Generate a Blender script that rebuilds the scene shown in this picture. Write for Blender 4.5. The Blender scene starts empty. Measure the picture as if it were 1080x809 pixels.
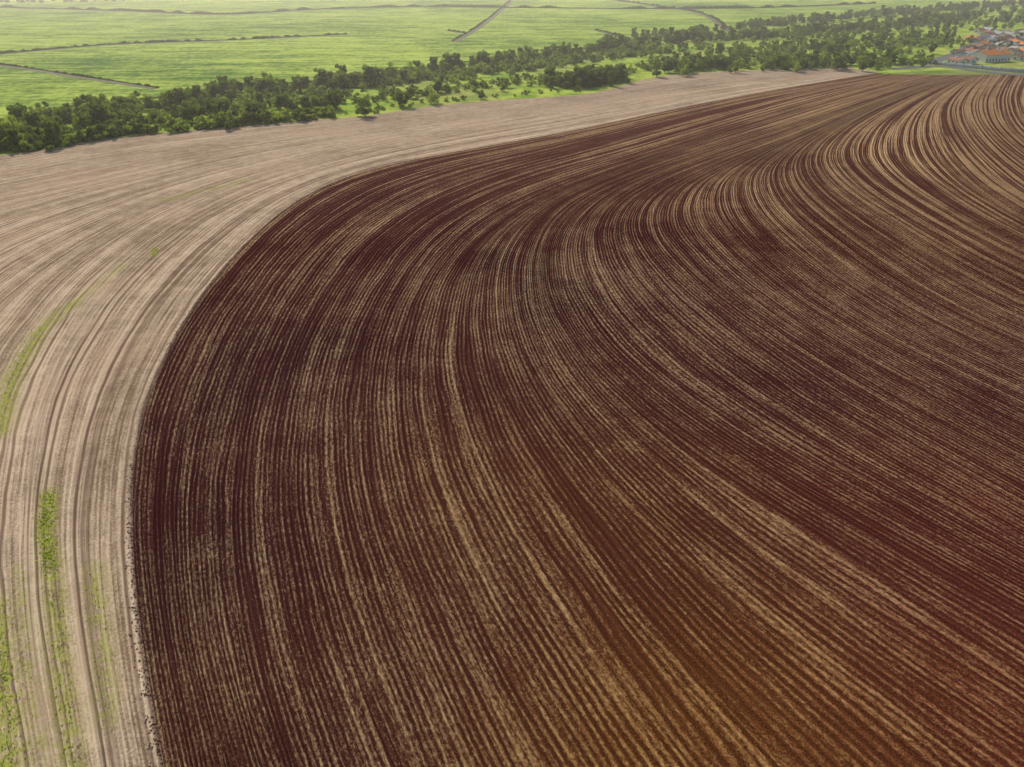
import bpy, math, random
import numpy as np
from mathutils import Vector
random.seed(7); rng=np.random.default_rng(7)
scene=bpy.context.scene
# ---------------------------------------------------------------- image pixels to ground
H=65.0; PITCH=math.radians(31.0); F=743.0
def gp(px,py):
    """image pixel projected through the camera onto the flat ground plane"""
    a=(px-540)/F; b=-(py-404.5)/F
    d=np.array([a, math.cos(PITCH)+b*math.sin(PITCH), -math.sin(PITCH)+b*math.cos(PITCH)])
    t=H/-d[2]
    return np.array([d[0]*t,d[1]*t])
def gps(l): return np.array([gp(*p) for p in l])  # list of image pixels to ground points
# ---------------------------------------------------------------- helpers
def catmull(P,n=24):
    P=np.asarray(P,float); Q=np.vstack([2*P[0]-P[1],P,2*P[-1]-P[-2]]); out=[]
    for i in range(1,len(Q)-2):
        t=np.linspace(0,1,n,endpoint=False)[:,None]
        p0,p1,p2,p3=Q[i-1],Q[i],Q[i+1],Q[i+2]
        d1=max(np.linalg.norm(p1-p0),1e-6)**.5; d2=max(np.linalg.norm(p2-p1),1e-6)**.5; d3=max(np.linalg.norm(p3-p2),1e-6)**.5
        m1=((p1-p0)/d1-(p2-p0)/(d1+d2)+(p2-p1)/d2)*d2
        m2=((p2-p1)/d2-(p3-p1)/(d2+d3)+(p3-p2)/d3)*d2
        out.append((2*t**3-3*t**2+1)*p1+(t**3-2*t**2+t)*m1+(-2*t**3+3*t**2)*p2+(t**3-t**2)*m2)
    out.append(P[-1:]); return np.vstack(out)
def resample(C,n):
    s=np.r_[0,np.cumsum(np.linalg.norm(np.diff(C,axis=0),axis=1))]
    q=np.linspace(0,s[-1],n)
    return np.stack([np.interp(q,s,C[:,0]),np.interp(q,s,C[:,1])],1), s[-1]
def smooth(C,sig):
    r=int(sig*3); k=np.exp(-.5*(np.arange(-r,r+1)/sig)**2); k/=k.sum()
    out=np.empty_like(C)
    for c in range(2):
        x=C[:,c]; pad=np.r_[2*x[0]-x[r:0:-1],x,2*x[-1]-x[-2:-r-2:-1]]
        out[:,c]=np.convolve(pad,k,'valid')
    return out
def guide(px,ext=45,NV=700,sig=9):
    P=gps(px); d=P[0]-P[1]; d/=np.linalg.norm(d); P=np.vstack([P[0]+d*ext,P])
    C,L=resample(catmull(P),NV); C=smooth(C,sig); C,L=resample(C,NV); return C,L
def new_mesh(name,V,Fc,mats=(),smooth_=False,mi=None,parent=None):
    me=bpy.data.meshes.new(name)
    V=np.asarray(V,np.float32); Fc=np.asarray(Fc,np.int32)
    k=Fc.shape[1]
    me.vertices.add(len(V)); me.vertices.foreach_set('co',V.ravel())
    me.loops.add(Fc.size); me.loops.foreach_set('vertex_index',Fc.ravel())
    me.polygons.add(len(Fc)); me.polygons.foreach_set('loop_start',np.arange(0,Fc.size,k,dtype=np.int32))
    me.polygons.foreach_set('loop_total',np.full(len(Fc),k,np.int32))
    if mi is not None: me.polygons.foreach_set('material_index',np.asarray(mi,np.int32))
    me.update(calc_edges=True); me.validate()
    if smooth_: me.polygons.foreach_set('use_smooth',np.ones(len(Fc),bool))
    for m in mats: me.materials.append(m)
    ob=bpy.data.objects.new(name,me); scene.collection.objects.link(ob)
    if parent: ob.parent=parent
    return ob
def attr(ob,name,data):
    a=ob.data.attributes.new(name,'FLOAT_VECTOR','POINT'); a.data.foreach_set('vector',np.asarray(data,np.float32).ravel())
def grid_faces(nu,nv):
    i=np.arange(nu-1)[:,None]*nv+np.arange(nv-1)[None,:]; i=i.ravel()
    return np.stack([i,i+nv,i+nv+1,i+1],1)
# ---------------------------------------------------------------- node helpers
class NT:
    def __init__(s,name):
        s.m=bpy.data.materials.new(name); s.m.use_nodes=True; s.t=s.m.node_tree; s.t.nodes.clear()
        s.out=s.n('ShaderNodeOutputMaterial')
    def n(s,t,**k):
        x=s.t.nodes.new(t)
        for a,b in k.items(): setattr(x,a,b)
        return x
    def l(s,a,b): s.t.links.new(a,b)
    def put(s,sock,v):
        if isinstance(v,bpy.types.NodeSocket): s.l(v,sock)
        elif isinstance(v,(tuple,list)) and sock.type=='RGBA' and len(v)==3: sock.default_value=(*v,1)
        else: sock.default_value=v
    def math(s,op,a,b=0.0,c=0.0,clamp=False):
        x=s.n('ShaderNodeMath',operation=op); x.use_clamp=clamp
        for i,v in enumerate((a,b,c)): s.put(x.inputs[i],v)
        return x.outputs[0]
    def attr(s,name): return s.n('ShaderNodeAttribute',attribute_name=name).outputs['Vector']
    def sep(s,v):
        x=s.n('ShaderNodeSeparateXYZ'); s.l(v,x.inputs[0]); return x.outputs
    def scale(s,v,sc,loc=(0,0,0),rot=0):
        x=s.n('ShaderNodeMapping'); s.l(v,x.inputs[0]); x.inputs['Scale'].default_value=sc; x.inputs['Location'].default_value=loc
        x.inputs['Rotation'].default_value=(0,0,rot); return x.outputs[0]
    def noise(s,v,scale=1,detail=2,rough=.5,dim='2D',dist=0):
        x=s.n('ShaderNodeTexNoise',noise_dimensions=dim); s.l(v,x.inputs['Vector']); x.inputs['Scale'].default_value=scale
        x.inputs['Detail'].default_value=detail; x.inputs['Roughness'].default_value=rough; x.inputs['Distortion'].default_value=dist
        return x.outputs[0]
    def mix(s,f,a,b,mode='MIX'):
        x=s.n('ShaderNodeMix',data_type='RGBA',blend_type=mode); s.put(x.inputs[0],f); s.put(x.inputs[6],a); s.put(x.inputs[7],b); return x.outputs[2]
    def rng(s,v,a,b,c=0.,d=1.,sm=True):
        x=s.n('ShaderNodeMapRange',interpolation_type='SMOOTHSTEP' if sm else 'LINEAR'); s.put(x.inputs[0],v)
        for i,q in enumerate((a,b,c,d)): x.inputs[i+1].default_value=q
        return x.outputs[0]
    def bump(s,h,dist,strength=1):
        x=s.n('ShaderNodeBump'); x.inputs['Strength'].default_value=strength; x.inputs['Distance'].default_value=dist; s.l(h,x.inputs['Height']); return x.outputs[0]
    def bsdf(s,col,rough=.9,normal=None,spec=.2):
        x=s.n('ShaderNodeBsdfPrincipled'); s.put(x.inputs['Base Color'],col); s.put(x.inputs['Roughness'],rough); x.inputs['Specular IOR Level'].default_value=spec
        if normal: s.l(normal,x.inputs['Normal'])
        s.l(x.outputs[0],s.out.inputs[0]); return x
    def pos(s): return s.n('ShaderNodeNewGeometry').outputs['Position']
def wsum(N,terms,base=0.0):
    acc=base
    for v,w in terms: acc=N.math('MULTIPLY_ADD',v,w,acc)
    return acc
# ---- ploughed soil
def mat_plough():
    N=NT('ploughed_soil'); rc3=N.attr('rowco'); mk=N.sep(N.attr('mask')); p=N.pos(); sp=N.sep(rc3); U=sp[0]; far_w=sp[2]; rc=rc3
    wob=N.noise(N.scale(rc,(.25,.05,1)),1,2)
    u2=N.math('MULTIPLY_ADD',wob,1.2,U)
    ridge=N.math('MULTIPLY_ADD',N.math('SINE',N.math('MULTIPLY',u2,2*math.pi/.80)),.5,.5)
    trk=N.math('POWER',N.math('MULTIPLY_ADD',N.math('SINE',N.math('MULTIPLY',u2,2*math.pi/5.3)),.5,.5),5)
    band=N.noise(N.scale(rc,(.07,.004,1)),1,2)
    pas=N.noise(N.scale(rc,(.30,.006,1),(31,4,0)),1,2,.6)
    row=N.noise(N.scale(rc,(1.35,.018,1),(7,9,0)),1,1,.5)
    strk=N.noise(N.scale(rc,(4.2,.9,1),(3,19,0)),1,3,.75)
    frow=N.noise(N.scale(rc,(2.5,.04,1),(53,29,0)),1,2,.6)
    # coarse stripe contrast added with distance so the far rows stay crisp
    coarse=N.noise(N.scale(rc,(.62,.0035,1),(11,2,0)),1,1,.5)
    cterm=N.math('MULTIPLY',far_w,N.rng(coarse,.40,.60,-.62,.62))
    fl=N.noise(p,2.3,4,.88)
    big=N.noise(p,.035,3,.6); med=N.noise(p,.16,3,.65)
    S=wsum(N,[(ridge,.46),(trk,.18),(band,.32),(pas,.75),(row,1.0),(frow,.95),(strk,1.5),(fl,2.3),(big,.45),(med,.6),(mk[1],1.2),(cterm,1.)],-.23-.09-.16-.37-.5-.47-.75-1.15-.22-.3-.6)
    S=N.rng(S,-.10,.95,sm=False)
    fine=N.noise(p,5,3,.88)
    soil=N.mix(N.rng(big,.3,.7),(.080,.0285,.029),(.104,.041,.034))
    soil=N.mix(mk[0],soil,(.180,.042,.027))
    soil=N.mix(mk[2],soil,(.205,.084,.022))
    soil=N.mix(N.math('MULTIPLY',N.rng(wsum(N,[(ridge,.6),(frow,.9),(row,.6)]),.7,1.4),.62),N.mix(1.,soil,(.45,.43,.5),'MULTIPLY'),soil)  # furrow shade painted into the soil colour as irregular dark lines
    soil=N.mix(N.rng(fine,.3,.75),N.mix(1.0,soil,(.45,.45,.45),'MULTIPLY'),N.mix(1.0,soil,(1.9,1.8,1.75),'MULTIPLY'))
    straw=N.mix(N.rng(strk,.3,.7),(.27,.17,.09),(.62,.46,.26))
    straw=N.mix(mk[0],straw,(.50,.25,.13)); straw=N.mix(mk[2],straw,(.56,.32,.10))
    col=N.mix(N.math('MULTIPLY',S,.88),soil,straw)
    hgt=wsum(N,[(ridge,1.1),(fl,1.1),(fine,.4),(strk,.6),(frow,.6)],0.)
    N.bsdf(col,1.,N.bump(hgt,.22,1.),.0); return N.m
def mat_stubble():
    N=NT('straw_stubble'); rc=N.attr('rowco'); mk=N.sep(N.attr('mask')); p=N.pos(); U=N.sep(rc)[0]
    wob=N.noise(N.scale(rc,(.12,.03,1)),1,2)
    u2=N.math('MULTIPLY_ADD',wob,2.2,U)
    ridge=N.math('MULTIPLY_ADD',N.math('SINE',N.math('MULTIPLY',u2,2*math.pi/.85)),.5,.5)
    band=N.noise(N.scale(rc,(.10,.004,1),(1,8,0)),1,2)
    pas=N.noise(N.scale(rc,(.42,.006,1),(3,4,0)),1,3,.6)
    row=N.noise(N.scale(rc,(1.7,.02,1),(7,19,0)),1,3,.75)
    fl=N.noise(p,2.6,4,.88); big=N.noise(p,.03,4,.65); fine=N.noise(p,7,2,.8); med=N.noise(p,.25,4,.75)
    s1=N.math('MULTIPLY_ADD',N.math('SINE',N.math('MULTIPLY',u2,2*math.pi/7.5)),.5,.5)
    # pair of wheel ruts per pass
    rut=N.math('MULTIPLY',N.rng(s1,.80,.90),N.rng(s1,.93,.99,1.,0.))
    trm=N.math('MULTIPLY',rut,N.rng(pas,.32,.58))
    S=wsum(N,[(ridge,.3),(band,.5),(pas,1.5),(row,1.7),(fl,2.2),(big,.9),(med,.9)],-.15-.25-.75-.85-1.1-.45-.45+.54)
    S=N.rng(S,.0,1.1,sm=False)
    col=N.mix(S,(.150,.098,.060),(.61,.475,.335))
    col=N.mix(N.math('MULTIPLY',N.rng(fine,.45,.8),.35),col,(.64,.52,.38))
    col=N.mix(N.math('MULTIPLY',N.rng(big,.5,.7),.3),col,(.33,.21,.135))
    col=N.mix(N.math('MULTIPLY',trm,N.math('MULTIPLY',N.rng(fl,.2,.55),.85)),col,(.15,.092,.062))
    w=N.math('MULTIPLY',mk[2],N.rng(wsum(N,[(N.noise(p,.8,4,.75),1.),(row,.6)],-.3),.34,.6))
    col=N.mix(N.math('MULTIPLY',w,.85),col,N.mix(fl,(.19,.21,.04),(.42,.42,.10)))
    col=N.mix(N.math('MULTIPLY',mk[0],N.rng(fl,.3,.6)),col,(.09,.052,.038))
    hgt=wsum(N,[(ridge,.4),(fl,.8),(fine,.3),(row,.5),(trm,-1.)],0.)
    N.bsdf(col,1.,N.bump(hgt,.12,.9),.0); return N.m
def mat_grass(name,a,b,c,sc=.05):
    N=NT(name); p=N.pos(); n1=N.noise(p,sc,5,.65); n2=N.noise(p,.5,4,.7); n3=N.noise(p,.012,3,.5)
    col=N.mix(N.rng(n1,.35,.65),a,b); col=N.mix(N.math('MULTIPLY',N.rng(n2,.5,.75),.6),col,c)
    col=N.mix(N.math('MULTIPLY',N.rng(n3,.45,.7),.45),col,(.28,.25,.10))
    N.bsdf(col,1.,N.bump(wsum(N,[(n1,1.),(n2,.5)]),1.0,.6),.0); return N.m
def mat_cane():
    N=NT('sugarcane_canopy'); p=N.pos(); r0=math.radians(-14)
    a=N.noise(N.scale(p,(.02,.14,1),(0,0,0),r0),1,3,.75); b=N.noise(N.scale(p,(.006,.045,1),(5,0,0),r0),1,3,.6)
    c=N.noise(p,.005,3,.5); d=N.noise(p,.20,4,.88); e=N.noise(p,.03,4,.75)
    S=wsum(N,[(a,2.0),(b,1.0),(c,1.2),(d,2.2),(e,1.2)],-1.-.5-.6-1.1-.6+.5)
    col=N.mix(N.rng(S,.0,1.,sm=False),(.055,.135,.018),(.39,.49,.085))
    N.bsdf(col,1.,N.bump(wsum(N,[(a,.8),(d,.8)]),.5,.5),.0); return N.m
def mat_leaf(name,c1,c2,c3):
    N=NT(name); oi=N.n('ShaderNodeObjectInfo').outputs['Random']; p=N.n('ShaderNodeTexCoord').outputs['Object']
    n=N.noise(p,.35,3,.6,'3D')
    col=N.mix(N.rng(n,.35,.65),c1,c2); col=N.mix(N.math('MULTIPLY',oi,.7),col,c3)
    d=N.n('ShaderNodeBsdfDiffuse'); t=N.n('ShaderNodeBsdfTranslucent'); m=N.n('ShaderNodeMixShader'); m.inputs[0].default_value=.45
    N.l(col,d.inputs[0]); N.l(N.mix(1.,col,(1.7,1.8,.8),'MULTIPLY'),t.inputs[0]); N.l(d.outputs[0],m.inputs[1]); N.l(t.outputs[0],m.inputs[2]); N.l(m.outputs[0],N.out.inputs[0]); return N.m
def mat_plain(name,col,rough=.8,var=.25,sc=1.5):
    N=NT(name); p=N.pos(); n=N.noise(p,sc,4,.6,'3D')
    c=N.mix(n,tuple(x*(1-var) for x in col),tuple(min(1,x*(1+var)) for x in col)); N.bsdf(c,rough); return N.m
M_pl=mat_plough(); M_st=mat_stubble(); M_cane=mat_cane()
M_ground=mat_grass('distant_pasture',(.12,.18,.04),(.22,.28,.07),(.10,.13,.04))
M_bank=mat_grass('river_bank_grass',(.16,.27,.03),(.38,.47,.07),(.09,.15,.02),.07)
M_leafA=mat_leaf('leaf_dark',(.050,.085,.022),(.10,.145,.038),(.16,.19,.055))
M_leafB=mat_leaf('leaf_light',(.11,.17,.03),(.20,.27,.055),(.25,.28,.07))
M_bark=mat_plain('bark',(.12,.09,.06))
M_weed=mat_leaf('weed_leaf',(.13,.17,.035),(.24,.28,.07),(.28,.29,.10))
M_caneedge=mat_leaf('sugarcane_leaf_shaded',(.018,.04,.008),(.04,.075,.014),(.03,.06,.012))  # backlit cane wall: its shade is put into this dark leaf colour
M_track=mat_plain('dirt_track',(.07,.06,.025),.95,.3,.2)
M_asph=mat_plain('asphalt',(.10,.10,.105),.9,.2,.3)
# ---------------------------------------------------------------- ground
R=9000
ground=new_mesh('ground',[(-R,-R,-.1),(R,-R,-.1),(R,R,-.1),(-R,R,-.1)],[(0,1,2,3)],[M_ground])
# ---------------------------------------------------------------- field guides (row lines)
B0=[(178,830),(160,740),(146,650),(139,560),(142,480),(160,410),(192,345),(240,280),(300,222),(360,189),(430,170),(500,157),(600,139),(700,118),(800,98),(870,86),(925,77)]
G=[B0,
[(300,830),(262,720),(240,600),(240,500),(262,400),(300,320),(350,255),(410,213),(480,184),(600,153),(700,128),(800,104),(940,78.5)],
[(450,830),(395,700),(352,560),(343,460),(358,370),(392,300),(440,243),(500,207),(570,181),(650,159),(740,133),(850,103),(955,78.5)],
[(640,830),(560,700),(490,570),(455,480),(443,400),(452,330),(482,270),(530,228),(600,194),(680,166),(770,138),(870,107),(970,78.5)],
[(860,830),(740,700),(630,570),(560,470),(522,390),(512,320),(525,262),(570,218),(640,184),(730,153),(820,125),(900,101),(985,79)],
[(1120,830),(920,690),(760,570),(650,470),(585,390),(555,320),(558,262),(590,218),(655,186),(740,157),(830,129),(910,103),(992,79)],
[(1400,830),(1080,640),(900,540),(750,450),(650,370),(603,300),(600,250),(630,212),(690,182),(770,155),(850,129),(925,103),(1000,79)],
[(1700,830),(1300,640),(1080,520),(900,420),(780,340),(710,280),(682,235),(700,203),(760,172),(825,147),(890,120),(950,97),(1008,79)],
[(1700,700),(1500,600),(1080,410),(930,335),(840,272),(790,222),(785,188),(822,158),(880,130),(950,99),(1016,79)],
[(1800,560),(1500,440),(1200,350),(1080,300),(980,245),(905,197),(880,167),(895,140),(935,115),(980,95),(1024,79)],
[(1900,480),(1500,350),(1200,265),(1080,208),(1040,178),(1010,142),(1003,115),(1015,96),(1034,79)],
[(2000,420),(1500,290),(1250,225),(1120,170),(1072,135),(1060,108),(1064,92),(1072,79)],
[(2000,330),(1500,230),(1250,160),(1170,120),(1150,95),(1150,79)],
[(2000,260),(1700,200),(1400,125),(1330,95),(1320,79)]]
Hh=[B0,
[(110,830),(85,700),(72,580),(85,460),(118,375),(170,300),(235,240),(310,197),(400,168),(500,148),(600,131),(700,112),(800,94),(925,76)],
[(30,830),(8,680),(5,560),(20,440),(60,350),(125,275),(205,222),(300,184),(400,159),(500,139),(620,119),(750,97),(850,82.5),(922,75)],
[(-100,830),(-100,600),(-60,450),(0,345),(70,278),(160,224),(260,186),(380,155),(500,133),(620,113),(750,93),(915,74)],
[(-350,830),(-330,600),(-230,400),(-100,300),(0,250),(110,211),(230,177),(380,146),(500,127),(620,109),(750,89),(905,73)],
[(-800,830),(-700,500),(-450,300),(-200,230),(0,195),(150,165),(300,143),(400,131),(520,117),(620,104),(750,84),(900,72)],
[(-1500,500),(-800,280),(-400,210),(0,165),(80,151),(200,137),(310,128),(380,123),(440,114),(520,106),(620,99),(700,80),(800,74),(895,71)]]
def build_patch(name,guides,z,mat,per=14,NV=700,maskfn=None):
    Cs=[];Ls=[]
    for g in guides:
        C,L=guide(g,NV=NV); Cs.append(C); Ls.append(L)
    Cs=np.array(Cs); Ls=np.array(Ls); n=len(guides)
    # row coordinate : metres across, measured in the near part of the field
    u=[0.]
    for k in range(1,n):
        ds=[]
        for f in (.12,.2,.3):
            p=Cs[k][int(f*NV)]; ds.append(np.min(np.linalg.norm(Cs[k-1]-p,axis=1)))
        u.append(u[-1]+float(np.mean(ds)))
    u=np.array(u)
    T=np.empty_like(Cs)
    for k in range(n):
        a=max(k-1,0); b=min(k+1,n-1); T[k]=(Cs[b]-Cs[a])/(u[b]-u[a])
    rows=[];us=[];vs=[]
    vv=np.linspace(0,1,NV)
    for k in range(n-1):
        for j in range(per+(1 if k==n-2 else 0)):
            t=j/per; h=u[k+1]-u[k]
            P=(2*t**3-3*t*t+1)*Cs[k]+(t**3-2*t*t+t)*h*T[k]+(-2*t**3+3*t*t)*Cs[k+1]+(t**3-t*t)*h*T[k+1]
            rows.append(P); us.append(np.full(NV,u[k]+t*h)); vs.append(vv*(Ls[k]*(1-t)+Ls[k+1]*t))
    P=np.array(rows); nu=len(rows)
    V=np.zeros((nu*NV,3)); V[:,:2]=P.reshape(-1,2); V[:,2]=z
    Fc=grid_faces(nu,NV)
    ob=new_mesh(name,V,Fc,[mat])
    if ob.data.polygons[5].normal.z<0: ob.data.flip_normals()
    U=np.array(us).ravel(); W=np.array(vs).ravel()
    far_w=np.clip((V[:,1]-130)/170,0,1)  # weight rising with distance; the ground itself is flat
    attr(ob,'rowco',np.stack([U,W,far_w],1)); attr(ob,'mask',maskfn(V[:,:2],U,W)); return ob
def idw(P,ctrl):
    num=np.zeros(len(P)); den=np.zeros(len(P))
    for x,y,v in ctrl:
        q=gp(x,y); d=np.linalg.norm(P-q,axis=1)/(np.linalg.norm(q)+45); w=1/(d**2+.012)**1.5; num+=w*v; den+=w
    return num/den
def seg_dist(P,poly):
    best=np.full(len(P),1e9)
    for a,b in zip(poly[:-1],poly[1:]):
        ab=b-a; t=np.clip(((P-a)@ab)/(ab@ab),0,1); best=np.minimum(best,np.linalg.norm(P-(a+t[:,None]*ab),axis=1))
    return best
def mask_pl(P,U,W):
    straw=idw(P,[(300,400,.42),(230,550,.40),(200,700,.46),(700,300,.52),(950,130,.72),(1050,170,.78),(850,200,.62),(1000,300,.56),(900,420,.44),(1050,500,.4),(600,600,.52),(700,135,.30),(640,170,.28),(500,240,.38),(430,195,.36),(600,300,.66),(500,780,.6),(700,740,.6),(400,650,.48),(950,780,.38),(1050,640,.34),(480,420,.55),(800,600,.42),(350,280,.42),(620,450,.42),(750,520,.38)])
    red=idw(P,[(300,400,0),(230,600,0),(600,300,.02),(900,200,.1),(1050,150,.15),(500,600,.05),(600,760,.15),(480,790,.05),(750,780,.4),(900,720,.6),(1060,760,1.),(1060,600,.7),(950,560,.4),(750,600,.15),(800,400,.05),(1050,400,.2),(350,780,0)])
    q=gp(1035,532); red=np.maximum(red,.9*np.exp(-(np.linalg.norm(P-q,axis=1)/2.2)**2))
    warm_tint=idw(P,[(300,400,0),(230,600,0),(600,300,0),(900,200,.15),(1050,150,.2),(500,600,.25),(600,560,.4),(650,800,.95),(520,800,.5),(750,740,.95),(850,800,.75),(1060,760,.3),(1060,600,.0),(950,560,.1),(700,600,.4),(800,400,.05),(1050,400,.0),(380,790,.1),(450,690,.15)])  # warm lens-flare tint at lower centre, painted into soil and straw colour
    return np.stack([red,straw,warm_tint],1)
def mask_st(P,U,W):
    w=np.zeros(len(P))
    for poly,wd,s in [([(0,455),(12,400),(45,345),(80,318)],1.8,1.1),([(52,520),(48,560),(55,605)],1.1,1.6),([(55,600),(62,700),(75,809)],1.5,.9),([(-10,640),(0,720),(8,809)],1.8,1.3),([(20,600),(35,720),(45,800)],.8,.7),([(100,600),(110,700),(112,760)],1.4,.75),([(160,270),(165,262)],.8,1.4),([(415,178),(432,172)],1.2,1.),([(80,318),(130,280)],1.5,.6),([(170,212),(260,190)],2.,.6)]:
        d=seg_dist(P,gps(poly)); w=np.maximum(w,s*np.exp(-(d/wd)**2))
    edge=np.exp(-(U/.5)**2)*.8
    for u0 in (7.2,9.1,16.5,18.4): edge=np.maximum(edge,.6*np.exp(-((U-u0)/.35)**2))
    return np.stack([edge,0*w,w],1)
stub=build_patch('stubble_field',Hh,0.0,M_st,maskfn=mask_st,per=22)
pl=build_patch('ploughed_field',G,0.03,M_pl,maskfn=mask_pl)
# soil clods spilled across the field edge
def clods(name,n,mat,fn,smin,smax):
    V=[];Fc=[]
    for _ in range(n):
        x,y=fn(); s=random.uniform(smin,smax); b=len(V); a0=random.uniform(0,6.28)
        for k in range(4): V.append((x+math.cos(a0+k*1.571)*s*random.uniform(.7,1.3),y+math.sin(a0+k*1.571)*s*random.uniform(.7,1.3),.02))
        V.append((x+random.uniform(-.3,.3)*s,y+random.uniform(-.3,.3)*s,.03+s*random.uniform(.6,1.)))
        for k in range(4): Fc.append((b+k,b+(k+1)%4,b+4))
    return new_mesh(name,V,Fc,[mat])
M_clod=mat_plain('soil_clod',(.085,.036,.029),1.,.4,2.)
Cb,_=guide(B0)
def edge_pt():
    i=random.randrange(20,520); c=Cb[i]; return c[0]+random.gauss(-.1,.45),c[1]+random.gauss(0,.35)
clods('soil_clods',9000,M_clod,edge_pt,.04,.13)
# ---------------------------------------------------------------- river bank + sugarcane
def strip(name,lo,hi,z,mat,n=200):
    A,_=resample(catmull(gps(lo)),n); B,_=resample(catmull(gps(hi)),n); m=12
    V=[];
    for j in range(m):
        t=j/(m-1); Q=A*(1-t)+B*t; V.append(np.c_[Q,np.full(n,z)])
    ob=new_mesh(name,np.vstack(V),grid_faces(m,n),[mat])
    if ob.data.polygons[5].normal.z<0: ob.data.flip_normals()
    return ob
caneLo=[(-1500,330),(-700,200),(-300,155),(0,128),(80,112),(160,104),(240,92),(330,86),(400,80),(470,68),(560,58),(650,48),(740,38),(850,28),(960,14),(1080,6),(1300,-6)]
bank=strip('river_bank_grass',[(x,y+10) for x,y in Hh[-1]][1:]+[(1000,74),(1200,80)],caneLo[1:],-.05,M_bank)
hi=[(-2500,-20),(-1500,-20),(-700,-20),(0,-20),(400,-20),(800,-20),(1100,-20),(1400,-20)]
cane=strip('sugarcane_field',caneLo,hi,.6,M_cane)
# tracks through the cane, with the standing cane wall beside them
tracks=[([(-300,82),(-100,60),(0,70),(80,82),(165,95)],5,1.5),([(-200,72),(0,58),(120,48),(250,43),(370,37)],6,2.6),
([(-100,6),(120,12),(240,16),(330,11),(430,8),(560,9),(680,10),(800,9),(930,4)],8,4.5),([(545,-4),(530,10),(505,30),(480,45)],6,2.),
([(610,-4),(700,8),(735,14),(772,35)],7,3.),([(625,32),(645,37),(665,44)],5,1.6),([(440,-3),(900,-6)],8,4.5),([(470,33),(490,36)],5,2),([(170,0),(330,-2)],8,5)]
V=[];Fc=[];W=[];WF=[]
for pts,w,wh in tracks:
    C,L=resample(catmull(gps(pts)),160)
    t=np.gradient(C,axis=0); t/=np.linalg.norm(t,axis=1)[:,None]; nrm=np.stack([-t[:,1],t[:,0]],1)
    if nrm[:,1].mean()<0: nrm=-nrm
    b=len(V)
    for i in range(160): V+= [(*(C[i]-nrm[i]*w/2),.66),(*(C[i]+nrm[i]*w/2),.66)]
    Fc+=[(b+2*i,b+2*i+1,b+2*i+3,b+2*i+2) for i in range(159)]
    k=int(L*7)
    for _ in range(min(k,14000)):
        s=random.random()*158; i=int(s); f=s-i; c=C[i]*(1-f)+C[i+1]*f; side=nrm[i]*(w/2+random.uniform(0,1.5))
        h=random.uniform(.2,1.0)*wh*(.65+.35*math.sin(s*.9+math.sin(s*.37)*3)); a=random.uniform(0,math.pi); r=random.uniform(.3,.8)*(1+wh*.25)
        x,y=c+side; dx,dy=math.cos(a)*r,math.sin(a)*r; bb=len(W)
        W+=[(x-dx,y-dy,.5),(x+dx,y+dy,.5),(x+dx*.6+random.uniform(-.3,.3),y+dy*.6,.6+h),(x-dx*.6,y-dy*.6,.6+h*.9)]
        WF.append((bb,bb+1,bb+2,bb+3))
new_mesh('farm_track',V,Fc,[M_track]); new_mesh('sugarcane_edge',W,WF,[M_caneedge])
# ---------------------------------------------------------------- trees
def quads(cent,nrm,size):
    n=len(cent); r=rng.normal(size=(n,3)); t=np.cross(nrm,r); t/=np.linalg.norm(t,axis=1)[:,None]+1e-9; b=np.cross(nrm,t)
    s=size[:,None]; asp=rng.uniform(.5,.9,(n,1))
    V=np.stack([cent-t*s,cent-b*s*asp,cent+t*s,cent+b*s*asp],1).reshape(-1,3); return V
def cone_seg(a,b,ra,rb,k=6):
    a=np.array(a,float); b=np.array(b,float); d=b-a; d/=np.linalg.norm(d); x=np.cross(d,[.3,.9,.1]); x/=np.linalg.norm(x); y=np.cross(d,x)
    an=np.arange(k)*2*math.pi/k; c=np.cos(an)[:,None]*x+np.sin(an)[:,None]*y
    return np.vstack([a+c*ra,b+c*rb]),[(i,(i+1)%k,k+(i+1)%k,k+i) for i in range(k)]
def make_tree(name,h,rad,leaf,trunkfrac=.25,nclump=20,per=75,ls=.34):
    V=[];Fc=[];mi=[];b=0
    def add(v,f,m):
        nonlocal b
        V.append(v); Fc.extend([tuple(q+b for q in x) for x in f]); mi.extend([m]*len(f)); b+=len(v)
    th=h*trunkfrac; top=(rng.uniform(-.3,.3),rng.uniform(-.3,.3),h*.55)
    add(*cone_seg((0,0,-.2),(top[0]*.4,top[1]*.4,th),h*.03,h*.022),0); add(*cone_seg((top[0]*.4,top[1]*.4,th),top,h*.022,h*.01),0)
    cl=[]
    for i in range(nclump):
        a=rng.uniform(0,2*math.pi); z=rng.uniform(th*1.0,h*.9); f=(z-th)/(h-th); prof=math.sin(math.pi*min(.97,.22+f*.72))**.7
        r=rad*prof*math.sqrt(rng.uniform(.05,1))*.85
        cl.append((r*math.cos(a),r*math.sin(a),z,rng.uniform(.22,.4)*rad))
    for c in cl[:7]: add(*cone_seg((top[0]*.4,top[1]*.4,th*rng.uniform(.8,1.2)),c[:3],h*.012,h*.004,4),0)
    for x,y,z,r in cl:
        d=rng.normal(size=(per,3)); d/=np.linalg.norm(d,axis=1)[:,None]
        rr=r*rng.uniform(.55,1.12,(per,1)); c=np.array([x,y,z])+d*rr*[1,1,.75]
        n=d+rng.normal(size=(per,3))*.55; n/=np.linalg.norm(n,axis=1)[:,None]
        v=quads(c,n,rng.uniform(.6,1.3,per)*ls*h/9); add(v,[(4*i,4*i+1,4*i+2,4*i+3) for i in range(per)],1)
    me_ob=new_mesh(name,np.vstack(V),Fc,[M_bark,leaf],mi=mi); me=me_ob.data; bpy.data.objects.remove(me_ob); return me
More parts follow.
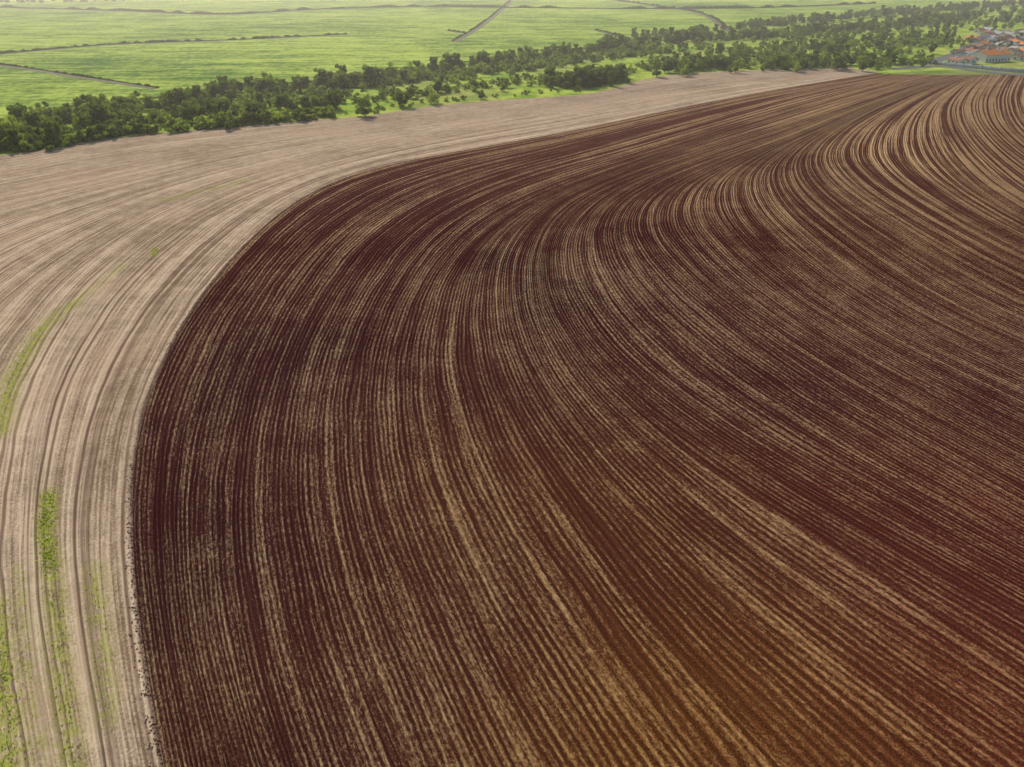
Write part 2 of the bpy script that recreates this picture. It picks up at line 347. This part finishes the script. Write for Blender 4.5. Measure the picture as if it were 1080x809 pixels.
protos=[make_tree('tree_mesh',9,4.2,M_leafA,.14,22,90),make_tree('tree_mesh',11,4.0,M_leafA,.18,24,90),make_tree('tree_mesh',8,4.6,M_leafB,.12,22,90),make_tree('tree_mesh',10,3.4,M_leafB,.18,22,90),
 make_tree('tree_mesh',12,4.6,M_leafA,.2,26,95),make_tree('tree_mesh',7,4.4,M_leafA,.08,22,90),make_tree('tree_mesh',7.5,3.6,M_leafB,.15,20,90)]
bush=[make_tree('bush_mesh',3.6,2.6,M_leafB,.05,10,60,.8),make_tree('bush_mesh',3.2,2.4,M_leafA,.05,10,60,.8),make_tree('bush_mesh',2.6,2.6,M_leafB,.03,9,60,.9)]
def empty(name,parent=None):
    e=bpy.data.objects.new(name,None); scene.collection.objects.link(e)
    if parent: e.parent=parent
    return e
def put(me,xy,s,parent,name='crown'):
    ob=bpy.data.objects.new(name,me); scene.collection.objects.link(ob); ob.location=(xy[0],xy[1],-.1); ob.rotation_euler=(0,0,random.uniform(0,6.28))
    ob.scale=(s*random.uniform(.85,1.2),s*random.uniform(.85,1.2),s*random.uniform(.8,1.2)); 
    if parent: ob.parent=parent
    return ob
def belt(parent,line,count,spread,protos_,smin,smax):
    C,L=resample(catmull(gps(line)),400)
    for _ in range(count):
        i=random.randrange(400); c=C[i]+np.array([random.gauss(0,spread*.5),random.gauss(0,spread)])
        put(random.choice(protos_),c,random.uniform(smin,smax)*(.78 if protos_ is not bush else 1.),parent)
A=protos; riv=empty('riverside_tree_belt')
dark=[A[0],A[1],A[4],A[5]]; light=[A[2],A[3],A[6]]
belt(riv,[(-700,235),(-300,180),(-100,165),(0,152),(60,140),(130,130)],290,11,dark+light,.5,1.4)
belt(riv,[(-20,140),(60,126),(120,118),(190,110),(240,101)],105,8,dark+light,.5,1.2)
belt(riv,[(130,132),(200,127),(250,121),(300,116),(350,112)],62,5,dark+light,.5,1.1)
belt(riv,[(215,102),(270,98),(330,94),(380,89),(440,81)],115,7,dark+light[:1],.6,1.35)
belt(riv,[(440,80),(500,71),(560,63),(620,55),(680,48),(740,43),(800,40),(870,34),(940,28),(1020,20)],380,8,dark+light[:1],.65,1.3)
belt(riv,[(400,105),(430,103),(460,98)],12,5,dark+light,.6,.9)
belt(riv,[(577,90),(600,91),(632,87),(655,81)],95,6,dark,.7,1.15)
belt(riv,[(700,72),(760,70),(820,70),(880,68),(930,66)],220,14,dark+light+light,.7,1.2)
belt(riv,[(760,60),(820,56),(880,52),(940,48),(1000,42)],200,22,light+light+dark,.7,1.1)
belt(riv,[(800,44),(880,38),(960,32),(1040,26),(1100,22)],120,30,light+dark,.8,1.2)
belt(riv,[(960,24),(1020,18),(1080,12),(1200,8)],140,60,dark+light,.9,1.3)
belt(riv,[(640,47),(740,35),(850,24),(960,14),(1080,4)],220,10,dark,.8,1.35)
far=empty('distant_tree_belt')
belt(far,[(-500,6),(-200,3),(0,2.5),(60,2),(140,1)],160,25,dark,1.1,1.7)
belt(far,[(140,-8),(500,-9),(900,-8),(1200,-4)],120,60,dark,.9,1.4)
bs=empty('riverside_bushes')
belt(bs,[(0,160),(60,153),(130,142),(220,134),(300,126),(350,121)],190,4.5,bush,.6,1.5)
belt(bs,[(230,115),(320,108),(400,104),(480,95),(560,86),(700,70)],180,9,bush,.5,1.4)
belt(bs,[(460,86),(520,78),(580,70),(680,58),(740,50)],130,7,bush,.6,1.5)
belt(bs,[(-300,182),(0,158),(100,142),(240,110),(330,98),(440,84),(560,68),(700,50)],340,8,bush,.8,1.6)
belt(bs,[(380,118),(450,109),(520,102),(600,96),(660,86)],50,4,bush,.35,.9)
belt(bs,[(900,72),(940,69),(980,64)],30,8,bush,.8,1.3)
for x,y,s in [(385,122,1.1),(268,127,.85),(425,112,.9),(458,109,.8),(228,128,.75),(123,142,.8),(325,124,.6),(507,104,.6),(530,96,.6),(60,152,.8),(355,115,.8)]:
    put(random.choice(dark if x in (385,425,268,60) else light+dark),gp(x,y),s,None,'tree')
# weeds
W=[];WF=[]
for pts,wd,n in [([(52,520),(48,560),(55,605)],1.0,900),([(0,455),(12,400),(45,345)],1.3,450),([(-10,640),(0,720),(8,809)],1.6,700),([(160,270),(165,262)],.8,150),([(58,620),(66,700),(75,809)],1.,260),([(100,600),(110,700),(112,760)],1.,120)]:
    C,L=resample(catmull(gps(pts)),100)
    for _ in range(n):
        i=random.randrange(100); x,y=C[i]+rng.normal(size=2)*wd*.6; a=random.uniform(0,6.28); r=random.uniform(.03,.08); h=random.uniform(.05,.22); dx,dy=math.cos(a)*r,math.sin(a)*r; b=len(W)
        W+=[(x-dx,y-dy,0.),(x+dx,y+dy,0.),(x+dx+random.uniform(-.15,.15),y+dy+random.uniform(-.15,.15),h),(x-dx,y-dy+.05,h*.8)]; WF.append((b,b+1,b+2,b+3))
new_mesh('weeds',W,WF,[M_weed])
# ---------------------------------------------------------------- village
def ribbon(name,pts,w,z,mat):
    C,L=resample(catmull(gps(pts)),120); t=np.gradient(C,axis=0); t/=np.linalg.norm(t,axis=1)[:,None]; n=np.stack([-t[:,1],t[:,0]],1)
    V=np.vstack([np.c_[C-n*w/2,np.full(120,z)],np.c_[C+n*w/2,np.full(120,z)]]); ob=new_mesh(name,V,grid_faces(2,120),[mat])
    if ob.data.polygons[5].normal.z<0: ob.data.flip_normals()
    return ob
M_wall=[mat_plain('plaster_white',(.62,.60,.56),.8,.1),mat_plain('plaster_cream',(.5,.42,.3),.8,.1),mat_plain('plaster_grey',(.4,.4,.4),.8,.1),mat_plain('plaster_blue',(.25,.36,.48),.8,.1)]
M_roof=[mat_plain('clay_tile',(.30,.12,.07),.85,.3),mat_plain('orange_tile',(.60,.21,.04),.85,.2),mat_plain('fibre_cement',(.34,.33,.32),.85,.2),mat_plain('old_tile',(.22,.12,.08),.85,.3)]
M_glass=mat_plain('window_glass',(.03,.04,.05),.2,.1); M_conc=mat_plain('concrete',(.42,.42,.42),.9,.15); M_door=mat_plain('door_wood',(.15,.08,.04))
def house(xy,rot,L,Wd,h,rise,wm,rm,name='house'):
    V=[];Fc=[];mi=[]
    def quad(a,m): b=len(V); V.extend(a); Fc.append((b,b+1,b+2,b+3)); mi.append(m)
    def box(x0,x1,y0,y1,z0,z1,m):
        p=[(x0,y0),(x1,y0),(x1,y1),(x0,y1)]
        for i in range(4):
            a,b=p[i],p[(i+1)%4]; quad([(*a,z0),(*b,z0),(*b,z1),(*a,z1)],m)
        quad([(*q,z1) for q in p],m)
    l,w=L/2,Wd/2; box(-l,l,-w,w,-.1,h,0)
    for s in (-1,1): quad([(s*l,-w,h),(s*l,w,h),(s*l,.01,h+rise),(s*l,-.01,h+rise)],0)
    o=.5; e=rise*o/w
    for s in (-1,1):
        quad([(-l-o,s*(w+o),h-e+.05),(l+o,s*(w+o),h-e+.05),(l+o,0,h+rise+.05),(-l-o,0,h+rise+.05)],1)
        quad([(-l-o,s*(w+o),h-e-.1),(l+o,s*(w+o),h-e-.1),(l+o,0,h+rise-.1),(-l-o,0,h+rise-.1)],1)
        quad([(-l-o,s*(w+o),h-e-.1),(l+o,s*(w+o),h-e-.1),(l+o,s*(w+o),h-e+.05),(-l-o,s*(w+o),h-e+.05)],1)
    k=max(2,int(L/3))
    for s in (-1,1):
        for i in range(k):
            cx=-l+(i+.5)*L/k
            if i==k//2 and s==-1: box(cx-.45,cx+.45,s*w-.04,s*w+.04,0,2.1,3)
            else: box(cx-.6,cx+.6,s*w-.04,s*w+.04,1,2.2,2)
        box(s*l-.04,s*l+.04,-.6,.6,1,2.2,2)
    box(l*.4,l*.4+1.2,-w*.5,-w*.5+1.2,h,h+rise+.9,0)
    ob=new_mesh(name,V,Fc,[wm,rm,M_glass,M_door],mi=mi); ob.location=(xy[0],xy[1],0); ob.rotation_euler=(0,0,rot); return ob
o=gp(1035,66); ang=math.radians(20)
ax=np.array([math.cos(ang),math.sin(ang)]); ay=np.array([-ax[1],ax[0]])
e0,e1=gp(996,70),gp(1030,36)   # western limit of the village
def inside(p): return (e1[0]-e0[0])*(p[1]-e0[1])-(e1[1]-e0[1])*(p[0]-e0[0])<0
for r in range(13):
    for c in range(-3,26):
        if random.random()<.1: continue
        xy=o+ax*(c*13+random.uniform(-1.5,1.5)-r*2)+ay*(r*20+(6 if r%2 else 0)+random.uniform(-1,1))
        if (r<2 and 0<=c<=2) or not inside(xy) or xy[1]>gp(1040,34)[1]: continue
        house(xy,ang+random.choice([0,math.pi/2])+random.uniform(-.05,.05),random.uniform(8,11),random.uniform(6.5,8.5),random.uniform(2.9,3.4),random.uniform(1.,1.8),random.choice(M_wall[:3]+M_wall[:1]),random.choice([M_roof[0],M_roof[2],M_roof[3],M_roof[3],M_roof[1],M_roof[2]]))
house(o+ax*14+ay*5,ang,25,13,5,2.6,M_wall[0],M_roof[1],'orange_roof_hall')
house(o+ax*14+ay*22,ang,16,9,4,1.2,M_wall[3],M_roof[2],'blue_warehouse')
ribbon('street',[(940,73),(990,70),(1040,76),(1090,80),(1250,86)],9,.06,M_asph)
ribbon('side_street',[(975,68),(1005,58),(1030,50),(1060,42)],9,.07,M_asph)
# boundary wall with posts
C,L=resample(catmull(gps([(985,68),(1035,73),(1080,77),(1200,82)])),80); V=[];Fc=[]
for i in range(79):
    a,b=C[i],C[i+1]; d=(b-a)/np.linalg.norm(b-a); n=np.array([-d[1],d[0]])*.12; k=len(V); hgt=2.2 if i%4 else 2.5
    for z in (0,hgt): V+=[(*(a-n),z),(*(b-n),z),(*(b+n),z),(*(a+n),z)]
    Fc+=[(k,k+1,k+5,k+4),(k+1,k+2,k+6,k+5),(k+2,k+3,k+7,k+6),(k+3,k,k+4,k+7),(k+4,k+5,k+6,k+7)]
new_mesh('boundary_wall',V,Fc,[M_conc])
vt=empty('village_trees')
for _ in range(90):
    xy=o+ax*random.uniform(-45,190)+ay*random.uniform(14,210); put(random.choice(light+dark),xy,random.uniform(.4,.75),vt)
# ---------------------------------------------------------------- haze lying over the valley
hz=bpy.data.meshes.new('valley_haze'); import bmesh
bm=bmesh.new(); bmesh.ops.create_cube(bm,size=1); bm.to_mesh(hz); bm.free()
ho=bpy.data.objects.new('valley_haze',hz); scene.collection.objects.link(ho); ho.location=(0,2180,44); ho.scale=(6000,4000,92)
N=NT('haze'); vs=N.n('ShaderNodeVolumeScatter'); vs.inputs['Density'].default_value=.00024; vs.inputs['Anisotropy'].default_value=.5; vs.inputs['Color'].default_value=(1,.97,.88,1)
N.l(vs.outputs[0],N.out.inputs['Volume']); hz.materials.append(N.m)
# ---------------------------------------------------------------- light
az=math.radians(-24); el=math.radians(32)
sd=Vector((math.sin(az)*math.cos(el),math.cos(az)*math.cos(el),math.sin(el)))
ld=bpy.data.lights.new('sun','SUN'); ld.energy=5; ld.angle=math.radians(.55); ld.color=(1,.91,.78)
lo=bpy.data.objects.new('sun',ld); scene.collection.objects.link(lo); lo.rotation_euler=sd.to_track_quat('Z','Y').to_euler()
w=bpy.data.worlds.new('World'); scene.world=w; w.use_nodes=True; nt=w.node_tree; bg=nt.nodes['Background']
sky=nt.nodes.new('ShaderNodeTexSky'); sky.sky_type='NISHITA'; sky.sun_disc=False; sky.sun_elevation=el; sky.sun_rotation=az; sky.dust_density=2.
nt.links.new(sky.outputs[0],bg.inputs[0]); bg.inputs[1].default_value=.12
scene.view_settings.view_transform='Standard'; scene.view_settings.look='None'; scene.view_settings.exposure=0
cd=bpy.data.cameras.new('camera'); cam=bpy.data.objects.new('camera',cd); scene.collection.objects.link(cam); scene.camera=cam
cam.location=(0,0,H); cam.rotation_euler=(math.pi/2-PITCH,0,0); cd.sensor_width=36; cd.lens=36*F/1080; cd.clip_end=30000; cd.clip_start=.5
